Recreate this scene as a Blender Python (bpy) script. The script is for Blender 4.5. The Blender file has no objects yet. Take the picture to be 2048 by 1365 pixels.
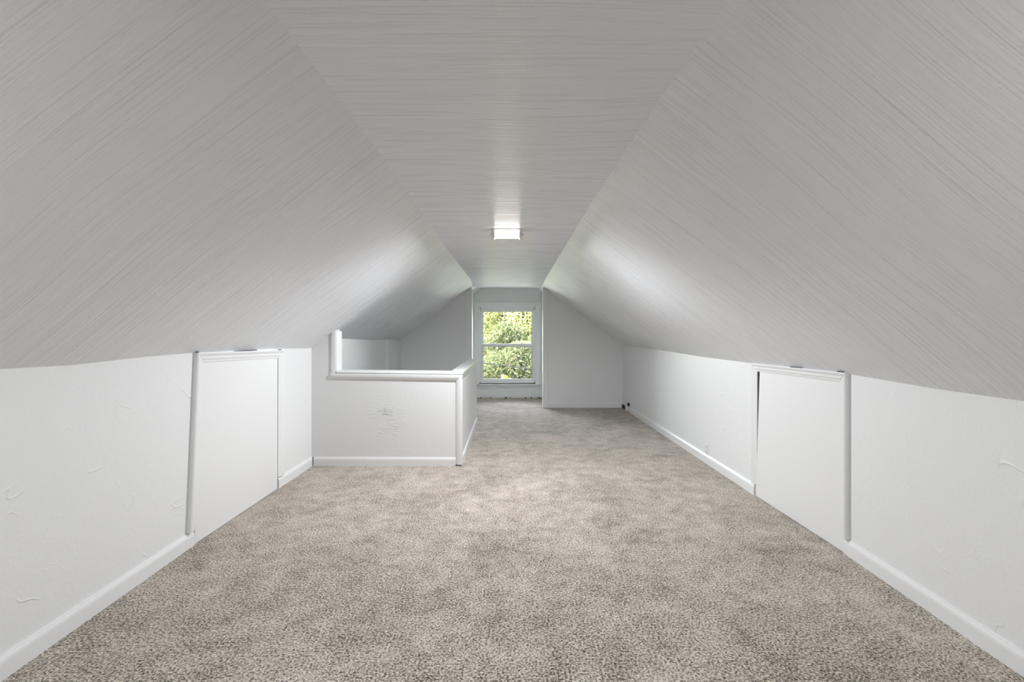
import bpy, math, random
import numpy as np
from mathutils import Vector, noise as mnoise

random.seed(7)
rng = np.random.default_rng(7)
scene = bpy.context.scene
col = scene.collection

# ------------------------------------------------------------------ camera
EYE = 1.35
cam = bpy.data.cameras.new('camera')
cam.sensor_width = 36.0
cam.lens = 940.0 / 2048.0 * 36.0
cam.shift_x = 6.0 / 2048.0
cam.shift_y = -14.5 / 2048.0
cam.clip_start = 0.02
cam.clip_end = 400
camo = bpy.data.objects.new('camera', cam)
camo.location = (0, 0, EYE)
camo.rotation_euler = (math.radians(90), 0, 0)
col.objects.link(camo)
scene.camera = camo

# ------------------------------------------------------------------ view, world, sun
scene.view_settings.view_transform = 'Standard'
scene.view_settings.look = 'None'
scene.view_settings.gamma = 1.0
scene.view_settings.use_curve_mapping = False
scene.view_settings.exposure = 0.07
scene.cycles.use_light_tree = False      # few lamps: plain light sampling is quicker
scene.cycles.adaptive_threshold = 0.03
LAMP_STRENGTH = 6.5
LAMP_WATTS = 86.0
ADDED_LAMP_WATTS = 41.0
SKY_STRENGTH = 10.0
SUN_STRENGTH = 24.0

world = bpy.data.worlds.new('sky')
scene.world = world
world.use_nodes = True
wn = world.node_tree
wn.nodes.clear()
wo = wn.nodes.new('ShaderNodeOutputWorld')
wb = wn.nodes.new('ShaderNodeBackground')
ws = wn.nodes.new('ShaderNodeTexSky')
ws.sky_type = 'NISHITA'
ws.sun_disc = False
ws.sun_elevation = math.radians(52)
ws.sun_rotation = math.radians(260)
ws.air_density = 1.0
ws.dust_density = 2.5
wb.inputs['Strength'].default_value = SKY_STRENGTH
hz = wn.nodes.new('ShaderNodeHueSaturation')   # hazy bright sky
hz.inputs['Saturation'].default_value = 0.35
wn.links.new(ws.outputs[0], hz.inputs['Color'])
wn.links.new(hz.outputs[0], wb.inputs['Color'])
wn.links.new(wb.outputs[0], wo.inputs['Surface'])

sun = bpy.data.lights.new('sun', 'SUN')
sun.energy = SUN_STRENGTH
sun.angle = math.radians(0.6)
sun.color = (1.0, 0.95, 0.86)
suno = bpy.data.objects.new('sun', sun)
suno.rotation_euler = Vector((0.62, 0.10, -0.78)).to_track_quat('-Z', 'Y').to_euler()
suno.location = (-10, 8, 14)
col.objects.link(suno)

# light portal in the window opening (only guides the sampling of the sky)
pl = bpy.data.lights.new('window_portal', 'AREA')
pl.shape = 'RECTANGLE'
pl.size, pl.size_y = 1.06, 1.5
pl.cycles.is_portal = True
plo = bpy.data.objects.new('window_portal', pl)
plo.location = (-0.033, 10.06, 1.11)
plo.rotation_euler = (math.radians(-90), 0, 0)
col.objects.link(plo)

# ------------------------------------------------------------------ helpers
def tag(o, label=None, cat=None, group=None, kind=None):
    if label: o['label'] = label
    if cat: o['category'] = cat
    if group: o['group'] = group
    if kind: o['kind'] = kind
    return o

def empty(name, loc=(0, 0, 0)):
    o = bpy.data.objects.new(name, None)
    o.location = loc
    o.empty_display_size = 0.1
    col.objects.link(o)
    return o

def mesh_obj(name, verts, faces, mat, parent=None, smooth=False):
    me = bpy.data.meshes.new(name)
    off = Vector(parent_world(parent)) if parent else Vector((0, 0, 0))
    me.from_pydata([tuple(Vector(v) - off) for v in verts], [], faces)
    me.validate()
    me.update()
    if smooth:
        for p in me.polygons: p.use_smooth = True
    me.materials.append(mat)
    o = bpy.data.objects.new(name, me)
    col.objects.link(o)
    if parent: o.parent = parent
    return o

def parent_world(o):
    v = Vector((0, 0, 0))
    while o is not None:
        v += o.location
        o = o.parent
    return v

def fix_normals(o):
    import bmesh
    bm = bmesh.new(); bm.from_mesh(o.data)
    bmesh.ops.recalc_face_normals(bm, faces=bm.faces)
    bm.to_mesh(o.data); bm.free()
    return o

def box_vf(x0, x1, y0, y1, z0, z1):
    v = [(x0,y0,z0),(x1,y0,z0),(x1,y1,z0),(x0,y1,z0),(x0,y0,z1),(x1,y0,z1),(x1,y1,z1),(x0,y1,z1)]
    f = [(0,3,2,1),(4,5,6,7),(0,1,5,4),(1,2,6,5),(2,3,7,6),(3,0,4,7)]
    return v, f

def box(name, x0, x1, y0, y1, z0, z1, mat, parent=None, bevel=0.0):
    v, f = box_vf(x0, x1, y0, y1, z0, z1)
    o = mesh_obj(name, v, f, mat, parent)
    if bevel: add_bevel(o, bevel)
    return o

def add_bevel(o, w, seg=2):
    m = o.modifiers.new('bevel', 'BEVEL')
    m.width = w; m.segments = seg; m.limit_method = 'ANGLE'; m.angle_limit = math.radians(40)
    return o

def boxes(name, lst, mat, parent=None, bevel=0.0):
    V, F = [], []
    for b in lst:
        v, f = box_vf(*b); n = len(V)
        V += v; F += [tuple(i + n for i in q) for q in f]
    o = mesh_obj(name, V, F, mat, parent)
    if bevel: add_bevel(o, bevel)
    return o

def prism(name, pts, axis, a, b, mat, parent=None, bevel=0.0):
    """polygon pts (2D) extruded along axis from a to b; 2D = the other two axes in order"""
    def mk(p, t):
        if axis == 'y': return (p[0], t, p[1])
        if axis == 'x': return (t, p[0], p[1])
        return (p[0], p[1], t)
    n = len(pts)
    V = [mk(p, a) for p in pts] + [mk(p, b) for p in pts]
    F = [tuple(range(n)), tuple(range(2*n-1, n-1, -1))]
    for i in range(n):
        j = (i + 1) % n
        F.append((i, i + n, j + n, j))
    o = fix_normals(mesh_obj(name, V, F, mat, parent))
    if bevel: add_bevel(o, bevel)
    return o

def sheet(name, P, offset, mat, parent=None, smooth=True):
    """P: rows x cols points of the visible face; offset: back side offset -> closed slab"""
    R, C = len(P), len(P[0])
    off = Vector(offset)
    V = [tuple(p) for r in P for p in r] + [tuple(Vector(p) + off) for r in P for p in r]
    N = R * C
    F = []
    for i in range(R - 1):
        for j in range(C - 1):
            a, b, c, d = i*C+j, i*C+j+1, (i+1)*C+j+1, (i+1)*C+j
            F.append((a, b, c, d)); F.append((a+N, d+N, c+N, b+N))
    ring = [(0, j) for j in range(C)] + [(i, C-1) for i in range(1, R)] + [(R-1, j) for j in range(C-2, -1, -1)] + [(i, 0) for i in range(R-2, 0, -1)]
    ids = [i*C+j for i, j in ring]
    for k in range(len(ids)):
        a, b = ids[k], ids[(k+1) % len(ids)]
        F.append((a, a+N, b+N, b))
    o = fix_normals(mesh_obj(name, V, F, mat, parent))
    nq = 2 * (R-1) * (C-1)
    if smooth:
        for p in o.data.polygons: p.use_smooth = True
        o.data.set_sharp_from_angle(angle=math.radians(35))
    return o

def moulding(name, Ao, Ai, Bo, Bi, n, profile, mat, parent=None):
    """profiled strip between end A and end B; o/i = outer/inner edge points on the wall; profile = (t, depth) from outer to inner"""
    n = Vector(n).normalized()
    Ao, Ai, Bo, Bi = map(Vector, (Ao, Ai, Bo, Bi))
    k = len(profile)
    A = [Ao.lerp(Ai, t) + n * d for t, d in profile]
    B = [Bo.lerp(Bi, t) + n * d for t, d in profile]
    V = [tuple(p) for p in A + B]
    F = [(i, i+1, k+i+1, k+i) for i in range(k-1)] + [(k-1, 0, k, 2*k-1)]
    F += [tuple(range(k-1, -1, -1)), tuple(range(k, 2*k))]
    return fix_normals(mesh_obj(name, V, F, mat, parent))

def tube(name, pts, r, mat, parent=None, sides=8, radii=None):
    V, F = [], []
    pts = [Vector(p) for p in pts]
    for i, p in enumerate(pts):
        d = (pts[min(i+1, len(pts)-1)] - pts[max(i-1, 0)]).normalized()
        u = d.cross(Vector((0, 0, 1)))
        if u.length < 1e-3: u = d.cross(Vector((1, 0, 0)))
        u.normalize(); w = d.cross(u)
        rr = radii[i] if radii else r
        for k in range(sides):
            a = 2 * math.pi * k / sides
            V.append(tuple(p + u * math.cos(a) * rr + w * math.sin(a) * rr))
    for i in range(len(pts) - 1):
        for k in range(sides):
            a, b = i*sides+k, i*sides+(k+1) % sides
            F.append((a, b, b+sides, a+sides))
    F.append(tuple(range(sides-1, -1, -1))); n = (len(pts)-1)*sides
    F.append(tuple(range(n, n+sides)))
    o = mesh_obj(name, V, F, mat, parent, smooth=True)
    return o

def interp(pts):
    xs = [p[0] for p in pts]; ys = [p[1] for p in pts]
    return lambda t: float(np.interp(t, xs, ys))

# ------------------------------------------------------------------ materials
def new_mat(name):
    m = bpy.data.materials.new(name)
    m.use_nodes = True
    nt = m.node_tree
    return m, nt, nt.nodes['Principled BSDF']

def N(nt, typ, **kw):
    n = nt.nodes.new(typ)
    for k, v in kw.items():
        if k in n.inputs: n.inputs[k].default_value = v
        else: setattr(n, k, v)
    return n

def coords(nt, scale=(1, 1, 1)):
    tc = N(nt, 'ShaderNodeTexCoord')
    mp = N(nt, 'ShaderNodeMapping')
    mp.inputs['Scale'].default_value = scale
    nt.links.new(tc.outputs['Object'], mp.inputs['Vector'])
    return mp.outputs['Vector']

def noise(nt, vec, scale, detail=2.0, rough=0.5, dist=0.0):
    n = N(nt, 'ShaderNodeTexNoise', Scale=scale, Detail=detail, Roughness=rough, Distortion=dist)
    nt.links.new(vec, n.inputs['Vector'])
    return n.outputs['Fac']

def ramp(nt, fac, stops):
    r = N(nt, 'ShaderNodeValToRGB')
    while len(r.color_ramp.elements) < len(stops): r.color_ramp.elements.new(0.5)
    for e, (p, c) in zip(r.color_ramp.elements, stops):
        e.position = p; e.color = c if len(c) == 4 else (*c, 1)
    nt.links.new(fac, r.inputs['Fac'])
    return r.outputs['Color']

def math_n(nt, op, a, b=None, c=None, clamp=False):
    n = N(nt, 'ShaderNodeMath', operation=op, use_clamp=clamp)
    for i, v in enumerate((a, b, c)):
        if v is None: continue
        if isinstance(v, (int, float)): n.inputs[i].default_value = v
        else: nt.links.new(v, n.inputs[i])
    return n.outputs[0]

def mixc(nt, fac, a, b, mode='MIX'):
    n = N(nt, 'ShaderNodeMix', data_type='RGBA', blend_type=mode)
    for i, v in ((0, fac), (6, a), (7, b)):
        if isinstance(v, (int, float)): n.inputs[i].default_value = v
        elif isinstance(v, tuple): n.inputs[i].default_value = (*v, 1)
        else: nt.links.new(v, n.inputs[i])
    return n.outputs[2]

def bump(nt, h, strength, dist, bsdf, prev=None):
    b = N(nt, 'ShaderNodeBump', Strength=strength, Distance=dist)
    nt.links.new(h, b.inputs['Height'])
    if prev is not None: nt.links.new(prev, b.inputs['Normal'])
    if bsdf is not None: nt.links.new(b.outputs['Normal'], bsdf.inputs['Normal'])
    return b.outputs['Normal']

def wall_paint():
    m, nt, b = new_mat('white_plaster_paint')
    v = coords(nt)
    b.inputs['Base Color'].default_value = (0.825, 0.825, 0.823, 1)
    b.inputs['Roughness'].default_value = 0.42
    # sparse curved trowel ridges
    d = noise(nt, v, 3.4, 1.0, 0.5, 1.2)
    ridge = math_n(nt, 'ABSOLUTE', math_n(nt, 'SUBTRACT', d, 0.5))
    ridge = math_n(nt, 'SUBTRACT', 1.0, math_n(nt, 'MULTIPLY', ridge, 55.0), clamp=True)
    mask = math_n(nt, 'MULTIPLY', math_n(nt, 'SUBTRACT', noise(nt, v, 5.5, 1.0), 0.59), 9.0, clamp=True)
    h1 = math_n(nt, 'MULTIPLY', ridge, mask)
    fine = math_n(nt, 'MULTIPLY', noise(nt, v, 60, 1.0), 0.25)
    patch = math_n(nt, 'MULTIPLY', noise(nt, v, 14, 2.0, 0.6), 0.4)
    h = math_n(nt, 'ADD', math_n(nt, 'ADD', h1, fine), patch)
    bump(nt, h, 0.36, 0.008, b)
    return m

def patched_paint():
    m, nt, b = new_mat('patched_plaster_paint')
    v = coords(nt)
    b.inputs['Base Color'].default_value = (0.67, 0.665, 0.66, 1)  # base greyed so the front panel carries its shade in the colour
    b.inputs['Roughness'].default_value = 0.40
    # a rough repaired patch in the middle of the panel
    vm = N(nt, 'ShaderNodeVectorMath', operation='DISTANCE')
    nt.links.new(v, vm.inputs[0]); vm.inputs[1].default_value = (-0.02, 0.0, 0.50)
    near = math_n(nt, 'SUBTRACT', 1.15, math_n(nt, 'MULTIPLY', vm.outputs['Value'], 3.4), clamp=True)
    near = math_n(nt, 'MULTIPLY', near, math_n(nt, 'MULTIPLY', math_n(nt, 'SUBTRACT', noise(nt, v, 6.5, 3.0), 0.42), 5.0, clamp=True))
    near = math_n(nt, 'MULTIPLY', near, near)
    mp = N(nt, 'ShaderNodeMapping'); mp.inputs['Rotation'].default_value = (0, 0.9, 0); mp.inputs['Scale'].default_value = (1.0, 1.0, 4.0)
    nt.links.new(v, mp.inputs['Vector'])
    st = noise(nt, mp.outputs['Vector'], 16, 4.0, 0.65)
    h = math_n(nt, 'MULTIPLY', math_n(nt, 'SUBTRACT', st, 0.5), near)
    h = math_n(nt, 'ADD', math_n(nt, 'MULTIPLY', h, 8.0), math_n(nt, 'MULTIPLY', noise(nt, v, 12, 4.0, 0.6), 0.3))
    bump(nt, h, 0.7, 0.008, b)
    return m

def comb_plaster():
    """brush-combed plaster: ridges across the room (constant depth), glossy white-grey paint"""
    m, nt, b = new_mat('combed_ceiling_paint')
    tc = N(nt, 'ShaderNodeTexCoord')
    warp = N(nt, 'ShaderNodeTexNoise', Scale=1.3, Detail=0.0)
    nt.links.new(tc.outputs['Object'], warp.inputs['Vector'])
    wv = math_n(nt, 'MULTIPLY', math_n(nt, 'SUBTRACT', warp.outputs['Fac'], 0.5), 0.10)
    sep = N(nt, 'ShaderNodeSeparateXYZ'); nt.links.new(tc.outputs['Object'], sep.inputs[0])
    oi = N(nt, 'ShaderNodeObjectInfo')   # every ceiling face was combed on its own
    y = math_n(nt, 'ADD', math_n(nt, 'ADD', sep.outputs[1], wv), math_n(nt, 'MULTIPLY', oi.outputs['Random'], 40.0))
    def layer(sx, sy, det, rough=0.5):
        cb = N(nt, 'ShaderNodeCombineXYZ')
        nt.links.new(math_n(nt, 'MULTIPLY', sep.outputs[0], sx), cb.inputs[0])
        nt.links.new(math_n(nt, 'MULTIPLY', y, sy), cb.inputs[1])
        nt.links.new(math_n(nt, 'MULTIPLY', sep.outputs[2], sx), cb.inputs[2])
        return noise(nt, cb.outputs[0], 1.0, det, rough)
    fine = layer(1.6, 140.0, 1.0)
    mid = layer(0.9, 50.0, 1.0)
    broad = layer(0.55, 10.0, 2.0)
    amp = ramp(nt, noise(nt, tc.outputs['Object'], 1.1, 0.0), [(0.35, (0.55,)*3), (0.65, (1.0,)*3)])
    h = math_n(nt, 'ADD', math_n(nt, 'MULTIPLY', fine, 0.85), math_n(nt, 'MULTIPLY', mid, 1.2))
    h = math_n(nt, 'MULTIPLY', h, amp)
    h = math_n(nt, 'ADD', h, math_n(nt, 'MULTIPLY', broad, 1.2))
    h = math_n(nt, 'ADD', h, math_n(nt, 'MULTIPLY', noise(nt, tc.outputs['Object'], 110, 0.0), 0.16))
    bump(nt, h, 1.0, 0.005, b)
    nt.links.new(ramp(nt, math_n(nt, 'MULTIPLY_ADD', fine, 0.75, math_n(nt, 'MULTIPLY', mid, 0.25)), [(0.30, (0.83, 0.838, 0.86)), (0.68, (0.868, 0.876, 0.898))]), b.inputs['Base Color'])
    nt.links.new(ramp(nt, fine, [(0.25, (0.25,)*3), (0.75, (0.36,)*3)]), b.inputs['Roughness'])
    return m

def trim_paint(name='white_trim_gloss', c=(0.83, 0.83, 0.828), r=0.28):
    m, nt, b = new_mat(name)
    v = coords(nt)
    b.inputs['Base Color'].default_value = (*c, 1)
    b.inputs['Roughness'].default_value = r
    bump(nt, noise(nt, v, 18, 1.0), 0.12, 0.004, b)
    return m

def carpet_mat():
    m, nt, b = new_mat('taupe_carpet')
    v = coords(nt)
    tuft = noise(nt, v, 105, 2.0, 0.62, 0.4)
    vo = N(nt, 'ShaderNodeTexVoronoi', Scale=150.0, Randomness=1.0); nt.links.new(v, vo.inputs['Vector'])
    nap_shade = math_n(nt, 'ADD', math_n(nt, 'MULTIPLY', noise(nt, v, 1.9, 3.0, 0.6, 0.3), 0.45), math_n(nt, 'MULTIPLY', noise(nt, v, 8.0, 4.0, 0.62, 0.2), 0.55))  # blotches paint the light and dark lie of the nap into the colour
    lie = math_n(nt, 'ADD', tuft, math_n(nt, 'MULTIPLY', math_n(nt, 'SUBTRACT', nap_shade, 0.51), 0.42))
    c1 = ramp(nt, lie, [(0.33, (0.035, 0.027, 0.02)), (0.44, (0.26, 0.222, 0.182)), (0.54, (0.55, 0.487, 0.413)), (0.68, (0.80, 0.725, 0.635))])  # darkest stops paint the shade in the gaps between tufts
    nt.links.new(c1, b.inputs['Base Color'])
    b.inputs['Roughness'].default_value = 0.95
    b.inputs['Specular IOR Level'].default_value = 0.15
    b.inputs['Sheen Weight'].default_value = 0.3
    b.inputs['Sheen Roughness'].default_value = 0.5
    b.inputs['Sheen Tint'].default_value = (1.0, 0.92, 0.84, 1)
    h = math_n(nt, 'ADD', tuft, math_n(nt, 'MULTIPLY', vo.outputs['Distance'], -0.7))
    bump(nt, h, 0.8, 0.008, b)
    return m

def plain(name, c, r=0.5, metal=0.0, var=0.0, scale=20):
    m, nt, b = new_mat(name)
    b.inputs['Base Color'].default_value = (*c, 1)
    b.inputs['Roughness'].default_value = r
    b.inputs['Metallic'].default_value = metal
    if var:
        v = coords(nt)
        lo = tuple(x * (1 - var) for x in c); hi = tuple(min(1, x * (1 + var)) for x in c)
        nt.links.new(ramp(nt, noise(nt, v, scale, 4.0), [(0.3, lo), (0.7, hi)]), b.inputs['Base Color'])
    return m

def glass_mat():
    m, nt, b = new_mat('window_glass')
    nt.nodes.remove(b)
    out = nt.nodes['Material Output']
    tr = N(nt, 'ShaderNodeBsdfTransparent'); tr.inputs['Color'].default_value = (0.97, 0.985, 0.98, 1)
    gl = N(nt, 'ShaderNodeBsdfGlossy', Roughness=0.02)
    fr = N(nt, 'ShaderNodeFresnel', IOR=1.45)
    mx = N(nt, 'ShaderNodeMixShader')
    nt.links.new(fr.outputs[0], mx.inputs[0]); nt.links.new(tr.outputs[0], mx.inputs[1]); nt.links.new(gl.outputs[0], mx.inputs[2])
    nt.links.new(mx.outputs[0], out.inputs['Surface'])
    return m

def screen_mat():
    m, nt, b = new_mat('insect_mesh')
    nt.nodes.remove(b)
    out = nt.nodes['Material Output']
    tr = N(nt, 'ShaderNodeBsdfTransparent')
    df = N(nt, 'ShaderNodeBsdfDiffuse'); df.inputs['Color'].default_value = (0.03, 0.03, 0.03, 1)
    mx = N(nt, 'ShaderNodeMixShader'); mx.inputs[0].default_value = 0.14
    nt.links.new(tr.outputs[0], mx.inputs[1]); nt.links.new(df.outputs[0], mx.inputs[2])
    nt.links.new(mx.outputs[0], out.inputs['Surface'])
    return m

def lamp_glass():
    m, nt, b = new_mat('lit_frosted_glass')
    nt.nodes.remove(b)
    em = N(nt, 'ShaderNodeEmission', Strength=LAMP_STRENGTH); em.inputs['Color'].default_value = (1.0, 0.945, 0.87, 1)
    nt.links.new(em.outputs[0], nt.nodes['Material Output'].inputs['Surface'])
    return m

def leaf_mat(name, cols, trans=0.55):
    m, nt, b = new_mat(name)
    nt.nodes.remove(b)
    out = nt.nodes['Material Output']
    g = N(nt, 'ShaderNodeNewGeometry')
    n = len(cols)
    c = ramp(nt, g.outputs['Random Per Island'], [((i + 0.5) / n, k) for i, k in enumerate(cols)])
    d = N(nt, 'ShaderNodeBsdfDiffuse'); t = N(nt, 'ShaderNodeBsdfTranslucent'); gl = N(nt, 'ShaderNodeBsdfGlossy', Roughness=0.35)
    nt.links.new(c, d.inputs['Color']); nt.links.new(c, t.inputs['Color'])
    mx = N(nt, 'ShaderNodeMixShader'); mx.inputs[0].default_value = trans
    nt.links.new(d.outputs[0], mx.inputs[1]); nt.links.new(t.outputs[0], mx.inputs[2])
    m2 = N(nt, 'ShaderNodeMixShader'); m2.inputs[0].default_value = 0.012
    nt.links.new(mx.outputs[0], m2.inputs[1]); nt.links.new(gl.outputs[0], m2.inputs[2])
    nt.links.new(m2.outputs[0], out.inputs['Surface'])
    return m

M_WALL = wall_paint()
M_PATCH = patched_paint()
M_COMB = comb_plaster()
M_TRIM = trim_paint()
M_DOOR = trim_paint('white_door_paint', (0.835, 0.833, 0.83), 0.34)
M_TRIM_SHADED = trim_paint('shaded_rail_trim_paint', (0.69, 0.682, 0.675), 0.36)  # trim white darkened: dim light on the half wall front, put into colour
M_VINYL = trim_paint('white_window_vinyl', (0.82, 0.83, 0.84), 0.3)
M_CARPET = carpet_mat()
M_GLASS = glass_mat()
M_SCREEN = screen_mat()
M_LAMP = lamp_glass()
M_NICKEL = plain('brushed_nickel', (0.72, 0.69, 0.65), 0.35, 0.2, 0.05, 60)
M_PLASTIC = plain('white_plastic', (0.82, 0.82, 0.80), 0.3, 0, 0.02)
M_SLOT = plain('dark_slot', (0.02, 0.02, 0.02), 0.6, 0, 0.1)
M_BLACK = plain('black_plastic', (0.012, 0.012, 0.013), 0.45, 0, 0.15)
M_DARK = plain('dark_crevice', (0.02, 0.018, 0.016), 0.9, 0, 0.2)
M_SCUFF = plain('bare_wood_scuff', (0.16, 0.13, 0.10), 0.8, 0, 0.4, 90)
M_BARK = plain('bark', (0.10, 0.075, 0.055), 0.9, 0, 0.35, 12)
M_CABLE = plain('cable_rubber', (0.015, 0.017, 0.016), 0.6, 0, 0.1)
M_CABLE.node_tree.nodes['Principled BSDF'].inputs['Specular IOR Level'].default_value = 0.0
M_GRASS = plain('lawn', (0.30, 0.31, 0.22), 0.95, 0, 0.2, 1.5)
M_BOUNCE = plain('pale_bounce_paint', (0.80, 0.80, 0.78), 0.6, 0, 0.03, 4)  # used only on the added daylight bounce deck
M_STEP = plain('grey_stair_paint', (0.45, 0.44, 0.42), 0.5, 0, 0.08, 8)
M_ROOF = plain('pale_green_roof', (0.58, 0.68, 0.60), 0.6, 0, 0.06, 6)

# ------------------------------------------------------------------ room outline (metres; old, slightly crooked)
Y0, YE, YB = -2.0, 8.574, 9.84
XL = interp([(-2, -1.93), (1.83, -1.985), (2.9, -2.02), (8.7, -2.02), (10.2, -2.02)])
XR = interp([(-2, 2.0), (1.84, 2.035), (2.9, 2.072), (4.0, 2.06), (8.6, 2.075), (10.2, 2.075)])
ZC = interp([(-2, 2.24), (7.75, 2.24), (8.6, 2.222), (9.84, 2.313), (10.2, 2.313)])
CL = interp([(-2, -.65), (1.25, -.653), (1.9, -.643), (2.76, -.633), (4.36, -.655), (7.75, -.63), (8.57, -.655), (9.84, -.586), (10.2, -.586)])
CR = interp([(-2, .59), (1.25, .584), (1.81, .571), (3.24, .559), (7.75, .594), (8.57, .605), (9.84, .576), (10.2, .576)])
KL = interp([(-2, 1.21), (1.83, 1.212), (2.14, 1.206), (2.6, 1.222), (3.0, 1.228), (4.0, 1.222), (4.7, 1.203), (4.85, 1.205), (5.3, 1.28), (5.7, 1.29), (7.0, 1.255), (7.7, 1.255), (8.6, 1.22), (9.84, 1.12), (10.2, 1.12)])
KR = interp([(-2, 1.08), (1.86, 1.083), (2.25, 1.085), (2.9, 1.105), (3.98, 1.10), (5.02, 1.102), (6.33, 1.125), (8.57, 1.135), (9.84, 1.25), (10.2, 1.25)])
YS = [Y0 + i * 0.05 for i in range(int((10.1 - Y0) / 0.05) + 1)]

def jit(y, s): return 0.0045 * mnoise.noise(Vector((y * 9.0, s, 0.0))) + 0.003 * mnoise.noise(Vector((y * 23.0, s + 5, 0.0)))

def slopeL(x, y):
    a, b = CL(y), XL(y)
    t = (x - a) / (b - a)
    return ZC(y) + (KL(y) - ZC(y)) * t
def slopeR(x, y):
    a, b = CR(y), XR(y)
    t = (x - a) / (b - a)
    return ZC(y) + (KR(y) - ZC(y)) * t

# flat ceiling strip
P = []
for y in YS:
    a, b = CL(y) + jit(y, 1), CR(y) + jit(y, 2)
    P.append([(a + (b - a) * t, y, ZC(y)) for t in np.linspace(0, 1, 13)])
ceiling = sheet('ceiling', P, (0, 0, 0.12), M_COMB)
tag(ceiling, 'narrow flat strip of combed white ceiling plaster carrying the lit lamp', 'ceiling', kind='structure')
# sloped ceilings, lightly uneven
def slope(name, C, X, K, s, offx, label):
    P = []
    for y in YS:
        a, b = C(y) + jit(y, s), X(y) + (0.02 if X is XR else -0.02)
        row = []
        for t in np.linspace(0, 1, 25):
            x = a + (b - a) * t
            z = ZC(y) + (K(y) - ZC(y)) * (x - C(y)) / (X(y) - C(y))
            w = math.sin(math.pi * t) * 0.010 * mnoise.noise(Vector((x * 1.3, y * 1.1, s)))
            if t == 0: z = ZC(y)
            row.append((x, y, z + w))
        P.append(row)
    o = sheet(name, P, (offx, 0, 0.10), M_COMB)
    tag(o, label, 'ceiling', kind='structure')
    return o
ceilL = slope('ceiling_left', CL, XL, KL, 1, -0.08, 'long sloping attic ceiling on the stairwell side, combed white plaster')
ceilR = slope('ceiling_right', CR, XR, KR, 2, 0.08, 'long sloping attic ceiling above the wall with the outlet, combed white plaster')

# knee walls
def knee(name, X, K, y0, y1, dx, off, label):
    ys = [y for y in YS if y0 < y < y1]
    ys = [y0] + ys + [y1]
    P = [[(X(y) + dx, y, z) for z in np.linspace(0.0, K(y) + 0.006 + jit(y, 7), 6)] for y in ys]
    o = sheet(name, P, (off, 0, 0), M_WALL)
    tag(o, label, 'wall', kind='structure')
    return o
wl = knee('wall_left', XL, KL, Y0, 7.69, 0, -0.12, 'low white knee wall with the crooked access door, left of the carpet')
wr = knee('wall_right', XR, KR, Y0, YE + 0.12, 0, 0.12, 'low white knee wall carrying the white outlet, right of the carpet')
wl2 = knee('wall_stairwell', XL, KL, 7.69, YE + 0.12, 0.055, -0.17, 'short white knee wall past the step in the stairwell wall')

# carpet floor with the stairwell opening
def floor():
    xs = [-2.12, -2.0, -0.62, 2.2]; ys = [Y0 - .1, 4.94, 7.25, YB + 0.05]
    V = []; F = []
    rects = [(-2.12, 2.2, Y0 - .1, 4.90), (-0.60, 2.2, 4.90, 7.25), (-2.12, 2.2, 7.25, YB + 0.05)]
    for (a, b, c, d) in rects:
        v, f = box_vf(a, b, c, d, -0.2, 0.0); n = len(V)
        V += v; F += [tuple(i + n for i in q) for q in f]
    return mesh_obj('floor', V, F, M_CARPET)
fl = floor()
tag(fl, 'taupe speckled cut pile carpet covering the whole attic floor', 'carpet', kind='structure')

# gable wall behind the camera
def gable(name, y0, y1, yref, mat):
    pts = [(XL(yref) - .1, 0), (XR(yref) + .1, 0), (XR(yref) + .1, KR(yref)), (CR(yref), ZC(yref) + .03), (CL(yref), ZC(yref) + .03), (XL(yref) - .1, KL(yref))]
    return prism(name, pts, 'y', y0, y1, mat)
tag(gable('wall_rear', Y0 - 0.1, Y0, Y0, M_WALL), 'white gable wall closing the attic behind the viewer', 'wall', kind='structure')

# end wall left and right of the window alcove
JL, JR = -0.69, 0.629
e = prism('wall_end_left', [(-2.08, 0), (JL, 0), (JL, slopeL(JL, YE) + .02), (-1.3, slopeL(-1.3, YE) + .04), (-2.08, slopeL(-2.08, YE) + .05)], 'y', YE, YE + 0.11, M_WALL)
tag(e, 'white end wall between the stairwell and the window alcove', 'wall', kind='structure')
prism('jamb_board', [(JL - 0.10, 0), (JL, 0), (JL + 0.004, slopeL(JL, YE) - .006), (JL - 0.098, slopeL(JL - 0.1, YE) - .006)], 'y', YE - 0.012, YE, M_TRIM, e, 0.003)
box('jamb_lining', JL, JL + 0.014, YE - 0.012, YE + 0.24, 0, slopeL(JL, YE) - 0.02, M_TRIM, e)
e2 = prism('wall_end_right', [(JR, 0), (2.15, 0), (2.15, slopeR(2.15, YE) + .05), (1.3, slopeR(1.3, YE) + .04), (JR, slopeR(JR, YE) + .02)], 'y', YE, YE + 0.11, M_WALL)
tag(e2, 'white end wall with a baseboard right of the window alcove', 'wall', kind='structure')
prism('jamb_board', [(JR, 0), (JR + 0.085, 0), (JR + 0.08, slopeR(JR + 0.08, YE) - .006), (JR, slopeR(JR, YE) - .006)], 'y', YE - 0.016, YE, M_TRIM, e2, 0.003)
box('jamb_lining', JR - 0.012, JR, YE - 0.016, YE + 0.14, 0, slopeR(JR, YE) - 0.02, M_TRIM, e2)
# alcove side walls
a1 = prism('wall_alcove_left', [(YE + .11, 0), (YB + .15, 0), (YB + .15, slopeL(-.80, YB) + .01), (YE + .11, slopeL(-.80, YE) + .01)], 'x', -0.90, -0.80, M_WALL)
tag(a1, 'white side wall of the window alcove on the stairwell side', 'wall', kind='structure')
a2 = prism('wall_alcove_right', [(YE + .11, 0), (YB + .15, 0), (YB + .15, slopeR(.76, YB) + .01), (YE + .11, slopeR(.76, YE) + .01)], 'x', 0.76, 0.86, M_WALL)
tag(a2, 'white side wall of the window alcove away from the stairwell', 'wall', kind='structure')

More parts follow.
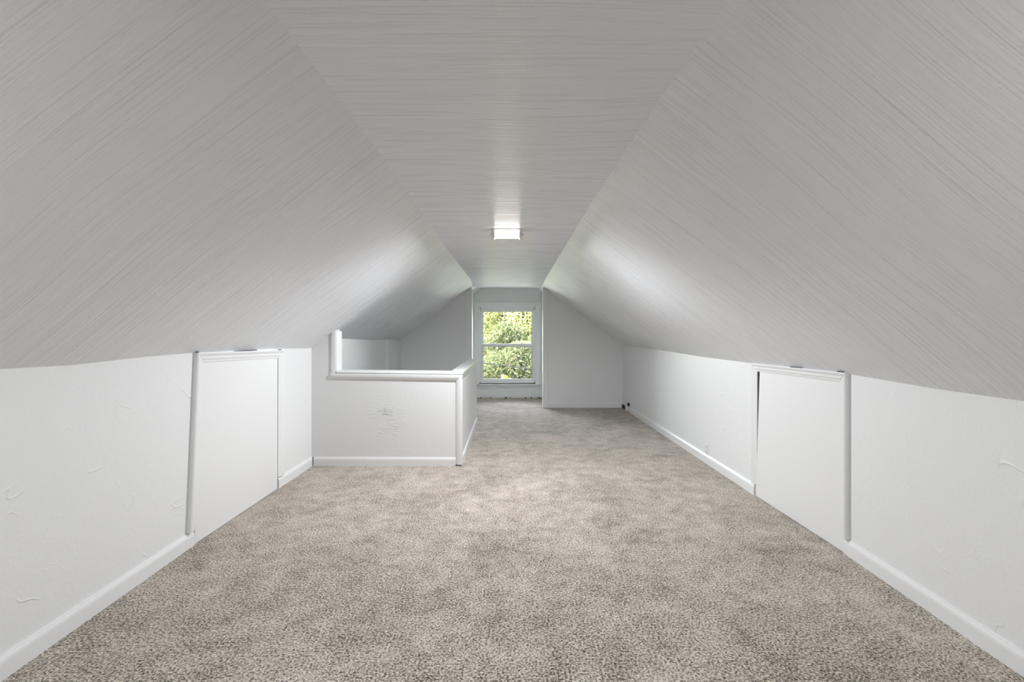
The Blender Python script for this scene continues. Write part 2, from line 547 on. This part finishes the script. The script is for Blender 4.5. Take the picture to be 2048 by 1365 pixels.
# window wall with an opening
WX0, WX1, WZ0, WZ1 = -0.615, 0.550, 0.315, 1.905
T = 0.16
V, F = [], []
wbk = boxes('wall_back', [(-0.92, WX0, YB, YB + T, 0, 2.42), (WX1, 0.9, YB, YB + T, 0, 2.42), (WX0, WX1, YB, YB + T, 0, WZ0), (WX0, WX1, YB, YB + T, WZ1, 2.42)], M_WALL)
tag(wbk, 'white back wall of the alcove holding the only window', 'wall', kind='structure')
box('back_baseboard', -0.80, 0.76, YB - 0.014, YB, 0.012, 0.17, M_TRIM, wbk, 0.004)
for i, (x, w) in enumerate([(-0.62, .05), (-0.40, .03), (-0.09, .05), (0.02, .02), (0.33, .04), (0.45, .03), (0.60, .07)]):
    box('floor_gap_debris', x, x + w, YB - 0.035, YB - 0.005, 0.0, 0.012 + 0.004 * (i % 3), M_DARK, wbk, 0.003)

# ------------------------------------------------------------------ window
win = empty('window_1', (-0.033, YB, WZ0))
tag(win, 'white double hung window looking onto sunlit yellow green trees', 'window', kind='structure')
PROF = [(0, 0), (0, .024), (.12, .030), (.30, .026), (.45, .019), (.70, .017), (.86, .013), (1.0, .010), (1.0, 0)]
nb = (0, -1, 0)
cx0, cx1, cz1 = -0.735, 0.668, 2.020
moulding('side_casing', (cx0, YB, .30), (WX0, YB, .30), (cx0, YB, cz1), (WX0, YB, WZ1), nb, PROF, M_TRIM, win)
moulding('side_casing', (cx1, YB, .30), (WX1, YB, .30), (cx1, YB, cz1), (WX1, YB, WZ1), nb, PROF, M_TRIM, win)
moulding('head_casing', (cx0, YB, cz1), (WX0, YB, WZ1), (cx1, YB, cz1), (WX1, YB, WZ1), nb, PROF, M_TRIM, win)
box('stool', -0.76, 0.70, YB - 0.055, YB + 0.02, 0.272, 0.300, M_TRIM, win, 0.006)
moulding('apron', (-0.735, YB, .272), (-0.735, YB, .205), (0.668, YB, .272), (0.668, YB, .205), nb, PROF, M_TRIM, win)
# frame lining (jambs, head, sill)
boxes('frame', [(WX0, WX0 + .026, YB, YB + T, WZ0, WZ1), (WX1 - .026, WX1, YB, YB + T, WZ0, WZ1), (WX0, WX1, YB, YB + T, WZ1 - .045, WZ1), (WX0, WX1, YB, YB + T, WZ0 - .015, WZ0 + .028)], M_VINYL, win)
boxes('stop_bead', [(WX0 + .026, WX0 + .036, YB + .005, YB + .02, WZ0 + .03, WZ1 - .045), (WX1 - .036, WX1 - .026, YB + .005, YB + .02, WZ0 + .03, WZ1 - .045), (WX0 + .026, WX1 - .026, YB + .005, YB + .02, WZ1 - .058, WZ1 - .045)], M_VINYL, win)
def sash(gx0, gx1, gz0, gz1, st, bot, top, y0, y1):
    s = boxes('sash', [(gx0 - st, gx0, y0, y1, gz0 - bot, gz1 + top), (gx1, gx1 + st, y0, y1, gz0 - bot, gz1 + top), (gx0, gx1, y0, y1, gz0 - bot, gz0), (gx0, gx1, y0, y1, gz1, gz1 + top)], M_VINYL, win, 0.003)
    ym = (y0 + y1) / 2 + .006
    boxes('gasket', [(gx0, gx0 + .006, ym - .008, ym - .003, gz0, gz1), (gx1 - .006, gx1, ym - .008, ym - .003, gz0, gz1), (gx0, gx1, ym - .008, ym - .003, gz1 - .007, gz1)], M_SLOT, s)
    box('pane', gx0, gx1, ym - .003, ym + .003, gz0, gz1, M_GLASS, s)
    return s
GX0, GX1 = -0.548, 0.484
up = sash(GX0, GX1, 1.140, 1.818, .042, .040, .042, YB + .085, YB + .115)
lo = sash(GX0, GX1, 0.402, 1.082, .046, .062, .056, YB + .045, YB + .078)
for x in (-.33, .27):
    k = box('sash_lock', x - .035, x + .035, YB + .040, YB + .075, 1.138, 1.150, M_PLASTIC, win, 0.004)
    box('lock_lever', x - .008, x + .03, YB + .036, YB + .050, 1.150, 1.160, M_PLASTIC, k, 0.003)
box('insect_screen', GX0, GX1, YB + .128, YB + .130, 0.36, 1.13, M_SCREEN, win)
box('outer_sill', WX0 - .05, WX1 + .05, YB + T, YB + T + .10, WZ0 - .02, WZ0 + .03, M_VINYL, win, 0.004)

# ------------------------------------------------------------------ half walls round the stairs
YF = 4.807
hw = empty('wall_stair_front', (-1.25, YF, 0))
tag(hw, 'low white half wall facing the room in front of the stairwell', 'half wall', kind='structure')
XJ = -1.776
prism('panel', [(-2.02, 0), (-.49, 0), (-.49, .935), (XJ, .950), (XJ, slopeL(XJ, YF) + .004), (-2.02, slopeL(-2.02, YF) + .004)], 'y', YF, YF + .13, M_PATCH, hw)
# vertical board lining the upright end
zt = slopeL(XJ, YF) - .012
box('end_board', XJ, XJ + .014, YF - .004, YF + .150, .955, zt, M_TRIM, hw, 0.003)
UP = [(0, 0), (0, .013), (.08, .016), (.95, .016), (1, .014), (1, 0)]
moulding('upright_trim', (XJ - .038, YF, .93), (XJ + .002, YF, .93), (XJ - .036, YF, zt), (XJ + .002, YF, zt), nb, UP, M_TRIM_SHADED, hw)
CAPP = [(0, 0), (0, .022), (.10, .028), (.45, .026), (.75, .018), (.92, .012), (1.0, .008), (1, 0)]
moulding('rail_trim', (-1.818, YF, .947), (-1.805, YF, .887), (-.474, YF, .930), (-.540, YF, .866), nb, CAPP, M_TRIM_SHADED, hw)
moulding('corner_post_trim', (-.474, YF, .016), (-.540, YF, .016), (-.474, YF, .930), (-.540, YF, .866), nb, CAPP, M_TRIM_SHADED, hw)
prism('cap_board', [(XJ + .014, .952), (-.606, .938), (-.606, .962), (XJ + .014, .976)], 'y', YF - .016, YF + .145, M_TRIM, hw, 0.003)
box('corner_scuff', -.545, -.482, YF - .02, YF + .002, .0, .016, M_SCUFF, hw)
BASE = [(0, 0), (0, .006), (.10, .010), (.18, .014), (.30, .016), (1.0, .016), (1, 0)]
moulding('baseboard', (-1.995, YF, .092), (-1.995, YF, 0), (-.542, YF, .086), (-.542, YF, 0), nb, BASE, M_TRIM_SHADED, hw)
box('corner_gap', -2.004, -1.995, YF - .012, YF, .0, .088, M_DARK, hw)

hs = empty('wall_stair_side', (-.55, 6, 0))
tag(hs, 'low white half wall running back beside the stairwell toward the window', 'half wall', kind='structure')
YH = 7.12
box('panel', -.604, -.490, YF + .001, YH, 0, .935, M_WALL, hs)
prism('cap_board', [(YF - .016, .936), (YH + .03, .938), (YH + .03, .966), (YF - .016, .962)], 'x', -.606, -.468, M_TRIM, hs, 0.004)
moulding('rail_trim', (-.49, YF, .936), (-.49, YF, .885), (-.49, YH, .938), (-.49, YH, .890), (1, 0, 0), [(0, 0), (0, .012), (.6, .012), (1, .006), (1, 0)], M_TRIM, hs)
moulding('baseboard', (-.49, YF + .08, .085), (-.49, YF + .08, 0), (-.49, YH, .085), (-.49, YH, 0), (1, 0, 0), BASE, M_TRIM, hs)
box('end_board', -.606, -.488, YH, YH + .016, 0, .936, M_TRIM, hs, 0.003)

# stairs descending behind the half walls (hidden in this view)
st = empty('stairs_floor', (-1.3, 6, -1))
tag(st, 'grey painted stairs going down behind the white half walls', 'stairs', kind='structure')
for i in range(9):
    y = 7.25 - .255 * i
    box('step', -2.0, -.605, y - .255, y, -.20 * (i + 1) - .04, -.20 * (i + 1), M_STEP, st)
sw = boxes('well_wall', [(-2.14, -2.02, 4.8, 7.4, -2.2, 0), (-.60, -.49, 4.94, 7.25, -2.2, -.2), (-2.02, -.6, 4.80, 4.90, -2.2, -.2), (-2.02, -.6, 4.9, 7.25, -2.3, -2.2), (-2.02, -.6, 7.25, 7.35, -2.2, -.2)], M_WALL, st)

# ------------------------------------------------------------------ baseboards of the long walls and the end wall
def base_run(name, X, side, y0, y1, label):
    ys = [y0] + [y for y in (0, .9, 1.83, 2.4, 2.9, 3.4, 4.0, 5.5, 7.0) if y0 < y < y1] + [y1]
    k = len(BASE); V = []; F = []
    for y in ys:
        for t, d in BASE:
            V.append((X(y) + side * d, y, .094 * (1 - t)))
    for i in range(len(ys) - 1):
        for j in range(k):
            a, b = i*k + j, i*k + (j+1) % k
            F.append((a, b, b + k, a + k))
    F.append(tuple(range(k))); n = (len(ys)-1)*k
    F.append(tuple(range(n + k - 1, n - 1, -1)))
    o = fix_normals(mesh_obj(name, V, F, M_TRIM))
    tag(o, label, 'baseboard', kind='structure')
    return o
base_run('baseboard_left', XL, 1, Y0, 2.995, 'white baseboard on the left knee wall, nearest the viewer up to the access door')
base_run('baseboard_left.001', XL, 1, 4.092, YF - .002, 'short white baseboard between the left access door and the half wall')
base_run('baseboard_right', XR, -1, Y0, 2.888, 'white baseboard on the right knee wall, nearest the viewer up to the access door')
base_run('baseboard_right.001', XR, -1, 3.925, 7.98, 'long white baseboard under the outlet on the right knee wall')
o = moulding('baseboard_end', (JR + .085, YE, .098), (JR + .085, YE, 0), (2.06, YE, .098), (2.06, YE, 0), nb, BASE, M_TRIM)
tag(o, 'white baseboard along the end wall right of the alcove', 'baseboard', kind='structure')

# ------------------------------------------------------------------ access doors in the knee walls
CAS = [(0, 0), (0, .026), (.10, .031), (.22, .028), (.36, .022), (.62, .021), (.72, .016), (.90, .014), (1.0, .010), (1, 0)]
def door(name, X, s, label, near, far, head, panel, gap):
    """near/far: (outer bottom y, outer top y, inner bottom y, inner top y); head: (z outer near, z inner near, z outer far, z inner far)"""
    d = empty(name, (X(3.5), 3.5, 0))
    tag(d, label, 'access door', kind='structure')
    n = (s, 0, 0)
    W = lambda y, z: (X(y), y, z)
    ob, ot, ib, it = near
    moulding('side_casing', W(ob, .098), W(ib, .098), W(ot, head[0]), W(it, head[1]), n, CAS, M_TRIM, d)
    ob2, ot2, ib2, it2 = far
    moulding('side_casing', W(ob2, .100), W(ib2, .100), W(ot2, head[2]), W(it2, head[3]), n, CAS, M_TRIM, d)
    hd = moulding('head_casing', W(ot, head[0]), W(it, head[1]), W(ot2, head[2]), W(it2, head[3]), n, [(t, k * 1.06) for t, k in CAS], M_TRIM, d)
    pn = mesh_obj('panel', *slab(X, s, panel, 0.011), M_DOOR, d)
    add_bevel(pn, 0.002)
    mesh_obj('gap', *slab(X, s, gap, 0.002), M_DARK, d)
    return d
def slab(X, s, q, t):
    V = [(X(y) + s * 0.0005, y, z) for y, z in q] + [(X(y) + s * t, y, z) for y, z in q]
    F = [(0, 1, 2, 3), (7, 6, 5, 4), (0, 4, 5, 1), (1, 5, 6, 2), (2, 6, 7, 3), (3, 7, 4, 0)]
    return V, F
dl = door('door_1', XL, 1, 'crooked white access door in the left knee wall near the half wall',
     near=(2.942, 3.013, 3.008, 3.095), far=(4.166, 4.166, 4.088, 4.095), head=(1.230, 1.158, 1.206, 1.136),
     panel=[(3.002, .003), (4.078, .003), (4.082, 1.150), (3.08, 1.170)], gap=[(4.06, .01), (4.11, .01), (4.11, 1.16), (4.06, 1.16)])
dr = door('door_2', XR, -1, 'white access door with a dark gap at its far edge, in the right knee wall',
     near=(2.857, 2.857, 2.925, 2.93), far=(3.945, 3.945, 3.890, 3.885), head=(1.113, 1.047, 1.103, 1.037),
     panel=[(2.889, .003), (3.905, .003), (3.845, 1.050), (2.889, 1.06)], gap=[(3.80, .01), (3.91, .01), (3.91, 1.06), (3.80, 1.06)])
# dark slits where the head casings miss the ceiling
def slit(parent, X, s, y0, y1, z, h, dep):
    a, b = X(y0) + s * (dep - .006), X(y0) + s * dep
    box('crevice', min(a, b), max(a, b), y0, y1, z, z + h, M_DARK, parent)
slit(dl, XL, 1, 3.005, 3.03, 1.229, .006, .022)
slit(dl, XL, 1, 3.42, 3.72, 1.219, .006, .026)
slit(dl, XL, 1, 4.07, 4.12, 1.207, .007, .026)
slit(dr, XR, -1, 2.87, 2.93, 1.112, .005, .028)
slit(dr, XR, -1, 3.28, 3.42, 1.108, .004, .026)

# crack where the ceiling boards meet by the alcove
tag(tube('trim_crack', [(-.70, YE - .04, slopeL(-.70, YE) + .004), (-.66, YE - .03, slopeL(-.66, YE) + .001), (-.63, YE - .03, ZC(YE) - .001)], .004, M_DARK, ceilL), None)

# step edge in the stairwell wall gets its own trim
o = box('trim_1', XL(7.69), XL(7.69) + .057, 7.672, 7.69, -.2, KL(7.69) - .004, M_TRIM)
tag(o, 'thin vertical white trim on the stairwell wall above the half wall cap', 'trim', kind='structure')

# ------------------------------------------------------------------ ceiling lamp
def ceiling_lamp(x, y, watts):
    z = ZC(y)
    r = empty('ceiling_lamp', (x, y, z - .07))
    box('mounting_plate', x - .125, x + .125, y - .06, y + .06, z - .014, z, M_NICKEL, r, .003)
    # glass: rounded box, tapering downward
    V, F = [], []
    n = 8
    sec = [(-.062, -.012), (-.064, -.030), (-.060, -.050), (-.045, -.064), (-.02, -.070), (.02, -.070), (.045, -.064), (.060, -.050), (.064, -.030), (.062, -.012)]
    xs = [-.104, -.101, .101, .104]
    for xi in xs:
        k = .93 if abs(xi) > .103 else 1.0
        for a, b in sec: V.append((x + xi, y + a * k, z + b * k))
    m = len(sec)
    for i in range(3):
        for j in range(m):
            a, b = i*m+j, i*m+(j+1) % m
            F.append((a, b, b+m, a+m))
    F += [tuple(range(m)), tuple(range(4*m-1, 3*m-1, -1))]
    fix_normals(mesh_obj('glass_shade', V, F, M_LAMP, r))
    for s in (-1, 1):
        cap = [(y - .070, z), (y - .070, z - .040), (y - .058, z - .062), (y - .03, z - .076), (y + .03, z - .076), (y + .058, z - .062), (y + .070, z - .040), (y + .070, z)]
        c = prism('end_cap', cap, 'x', x + s * .104, x + s * .132, M_NICKEL, r, .004)
        tube('finial', [(x + s * .132, y, z - .04), (x + s * .142, y, z - .04)], .008, M_NICKEL, c)
    L = bpy.data.lights.new('lamp_light', 'AREA')
    L.shape = 'RECTANGLE'; L.size = .20; L.size_y = .12; L.energy = watts * .45; L.color = (.925, .96, 1.0)
    lo_ = bpy.data.objects.new('lamp_light', L); lo_.location = (0, 0, -.004); lo_.parent = r
    col.objects.link(lo_)
    S = bpy.data.lights.new('lamp_side_light', 'SPOT')
    S.spot_size = math.radians(172); S.spot_blend = .35; S.shadow_soft_size = .07; S.energy = watts * .82; S.color = (.925, .96, 1.0)
    so_ = bpy.data.objects.new('lamp_side_light', S); so_.location = (0, 0, -.075); so_.parent = r
    col.objects.link(so_)
    return r
tag(ceiling_lamp(-.017, 4.03, LAMP_WATTS), 'small lit box lamp with brushed nickel ends on the flat ceiling', 'ceiling lamp')
tag(ceiling_lamp(-.017, 0.30, ADDED_LAMP_WATTS), 'second box lamp added overhead, out of view, to brighten the room', 'ceiling lamp')  # unseen lamp added for brightness, suggested by the lighter upper slopes

# ------------------------------------------------------------------ outlet on the right wall
yo = 4.90; xo = XR(yo)
ou = empty('wall_outlet', (xo, yo, .145))
tag(ou, 'white double socket outlet above the right baseboard', 'outlet')
box('cover_plate', xo - .007, xo - .0005, yo - .038, yo + .038, .086, .206, M_PLASTIC, ou, .003)
for z in (.118, .174):
    s = box('socket', xo - .010, xo - .0065, yo - .017, yo + .017, z - .018, z + .018, M_PLASTIC, ou, .003)
    boxes('slots', [(xo - .0105, xo - .0098, yo - .008, yo - .005, z - .004, z + .008), (xo - .0105, xo - .0098, yo + .005, yo + .008, z - .004, z + .008), (xo - .0105, xo - .0098, yo - .002, yo + .002, z - .012, z - .008)], M_SLOT, s)
box('screw', xo - .0085, xo - .0065, yo - .003, yo + .003, .143, .149, M_NICKEL, ou)

# black jack in the far corner with its loose cord and plug
yj = 8.40; xj = XR(yj)
jk = empty('wall_jack', (xj, yj, .055))
tag(jk, 'small black jack low on the right wall in the far corner', 'jack')
box('backing_block', xj - .020, xj - .0005, yj - .16, yj + .15, 0.0, .088, M_TRIM, jk, .003)
box('housing', xj - .045, xj - .020, yj - .07, yj + .06, .016, .082, M_BLACK, jk, .004)
box('port', xj - .047, xj - .045, yj - .02, yj + .02, .035, .06, M_SLOT, jk)
yp = 8.10; xp = XR(yp)
pg = empty('cord_plug', (xp, yp, .13))
tag(pg, 'black plug on a thin white cord beside the black corner jack', 'plug')
box('plug_body', xp - .030, xp - .0005, yp - .03, yp + .03, .104, .156, M_BLACK, pg, .006)
tube('cord', [(xp - .02, yp + .03, .125), (xp - .025, yp + .08, .108), (xp - .03, yp + .14, .105), (xp - .035, yp + .20, .112), (xp - .04, yp + .25, .10), (xp - .035, yp + .29, .083)], .005, M_PLASTIC, pg)

# ------------------------------------------------------------------ outside
GZ = -5.6
g = box('lawn_ground', -60, 60, 10.2, 120, GZ - .3, GZ, M_GRASS)
tag(g, 'green lawn far below the window', 'ground', kind='structure')

YEL = [(0.093, 0.117, 0.030), (0.152, 0.164, 0.047), (0.210, 0.194, 0.064), (0.181, 0.187, 0.088), (0.128, 0.152, 0.052), (0.222, 0.181, 0.099), (0.112, 0.134, 0.040), (0.194, 0.199, 0.099)]
GRN = [(0.028, 0.042, 0.014), (0.048, 0.061, 0.023), (0.067, 0.075, 0.034), (0.039, 0.056, 0.016), (0.084, 0.084, 0.037), (0.075, 0.065, 0.034)]
PAL = [(0.079, 0.095, 0.070), (0.089, 0.103, 0.081), (0.067, 0.087, 0.059), (0.098, 0.109, 0.081)]
M_YEL = leaf_mat('yellow_green_leaves', YEL)
M_GRN = leaf_mat('green_leaves', GRN)
M_PAL = leaf_mat('pale_leaves', PAL)
M_BRT = leaf_mat('bright_yellow_leaves', [(0.22, 0.195, 0.012), (0.20, 0.17, 0.012), (0.17, 0.18, 0.02)])

def leaves(name, clumps, count, size, mat, parent):
    """clumps: (centre, radius); leaves as folded rhombs scattered through them"""
    c = np.array([k[0] for k in clumps]); r = np.array([k[1] for k in clumps])
    idx = rng.choice(len(clumps), count, p=r**2 / (r**2).sum())
    d = rng.normal(size=(count, 3)); d /= np.linalg.norm(d, axis=1)[:, None]
    rad = r[idx] * rng.uniform(0.35, 1.0, count) ** 0.6
    p = c[idx] + d * rad[:, None] * np.array([1, 1, .85])
    a = rng.normal(size=(count, 3)) + np.array([0, 0, -.5]); a /= np.linalg.norm(a, axis=1)[:, None]
    b = np.cross(a, rng.normal(size=(count, 3))); b /= np.linalg.norm(b, axis=1)[:, None]
    nn = np.cross(a, b)
    s = size * rng.uniform(.6, 1.25, count)[:, None]
    V = np.empty((count, 4, 3))
    V[:, 0] = p - a * s * .5
    V[:, 1] = p + b * s * .30 + nn * s * .08
    V[:, 2] = p + a * s * .5
    V[:, 3] = p - b * s * .30 + nn * s * .08
    V = V.reshape(-1, 3) - np.array(parent_world(parent))
    me = bpy.data.meshes.new(name)
    me.vertices.add(count * 4); me.vertices.foreach_set('co', V.ravel())
    me.loops.add(count * 4); me.loops.foreach_set('vertex_index', np.arange(count * 4))
    me.polygons.add(count); me.polygons.foreach_set('loop_start', np.arange(count) * 4); me.polygons.foreach_set('loop_total', np.full(count, 4))
    me.materials.append(mat); me.update()
    o = bpy.data.objects.new(name, me); col.objects.link(o); o.parent = parent
    o['kind'] = 'stuff'
    return o

def tree(x, y, height, crown_r, crown_z, mat, label, n_leaf, size, seed, n_clump=26, name='leafy_tree'):
    R = random.Random(seed)
    t = empty(name, (x, y, GZ))
    tag(t, label, 'tree')
    top = Vector((x + R.uniform(-.3, .3), y, crown_z + crown_r * .5))
    tube('trunk', [(x, y, GZ), (x + .08, y, GZ + height * .3), (x - .05, y, crown_z - crown_r * .3), tuple(top)], .2, M_BARK, t, radii=[.24, .2, .15, .04])
    cl = []
    for i in range(n_clump):
        d = Vector((R.gauss(0, 1), R.gauss(-.45, .8), R.gauss(0, .9))).normalized() * crown_r * R.uniform(.35, .95)
        c = Vector((x, y, crown_z)) + d
        cl.append((tuple(c), crown_r * R.uniform(.24, .40)))
        if i % 2 == 0:
            s0 = Vector((x, y, crown_z - crown_r * R.uniform(.1, .5)))
            mid = s0.lerp(c, .5) + Vector((R.uniform(-.2, .2), R.uniform(-.2, .2), R.uniform(0, .3)))
            tube('branch', [tuple(s0), tuple(mid), tuple(c), tuple(c + d * .25)], .04, M_BARK, t, sides=6, radii=[.07, .045, .022, .008])
    leaves('foliage', cl, n_leaf, size, mat, t)
    return t
tree(-0.5, 21.0, 9, 2.8, 1.9, M_YEL, 'tall yellow green tree filling the upper window pane', 90000, .12, 3, 44)
tree(0.5, 16.4, 6, 1.9, -0.25, M_GRN, 'darker green tree filling the lower window pane', 60000, .10, 5, 40)
tree(-5.4, 31.0, 10, 3.9, 2.0, M_GRN, 'distant green tree on the far left, behind the tall yellow green tree', 25000, .2, 21)
tree(5.4, 31.0, 10, 3.9, 2.0, M_GRN, 'distant green tree on the far right, behind the tall yellow green tree', 25000, .2, 22)
tree(0.0, 42.0, 10, 4.6, 1.0, M_YEL, 'farthest tree, glimpsed through gaps in the middle of the window view', 30000, .24, 23)
tree(-1.15, 13.9, 5, 0.55, -.15, M_PAL, 'small pale green treetop at the lower left corner of the window', 4000, .09, 31, 10, 'small_tree')
tree(-0.14, 13.6, 5, 0.26, -.08, M_BRT, 'small bright yellow treetop at the bottom middle of the window', 1200, .07, 33, 8, 'small_tree')

# unseen flat deck added below the window to bounce daylight inside
pr = empty('bounce_roof', (0, 10.0, -.75))
tag(pr, 'added pale deck below the window, out of view, bouncing daylight inside', 'reflector', kind='structure')
box('bounce_deck', -4.5, 4.5, 10.02, 13.0, -.90, -.75, M_BOUNCE, pr, .01)
box('bounce_edge', -4.5, 4.5, 13.0, 13.06, -.95, -.70, M_BOUNCE, pr, .01)
# cable slung across the view
pts = []
for i in range(41):
    x = -9 + 18 * i / 40
    pts.append((x, 11.5 + .02 * x, .555 - .122 * x + .006 * x * x))
tag(tube('utility_cable', pts, .014, M_CABLE, None, 6), 'thin dark utility cable sagging across the lower window pane', 'cable')
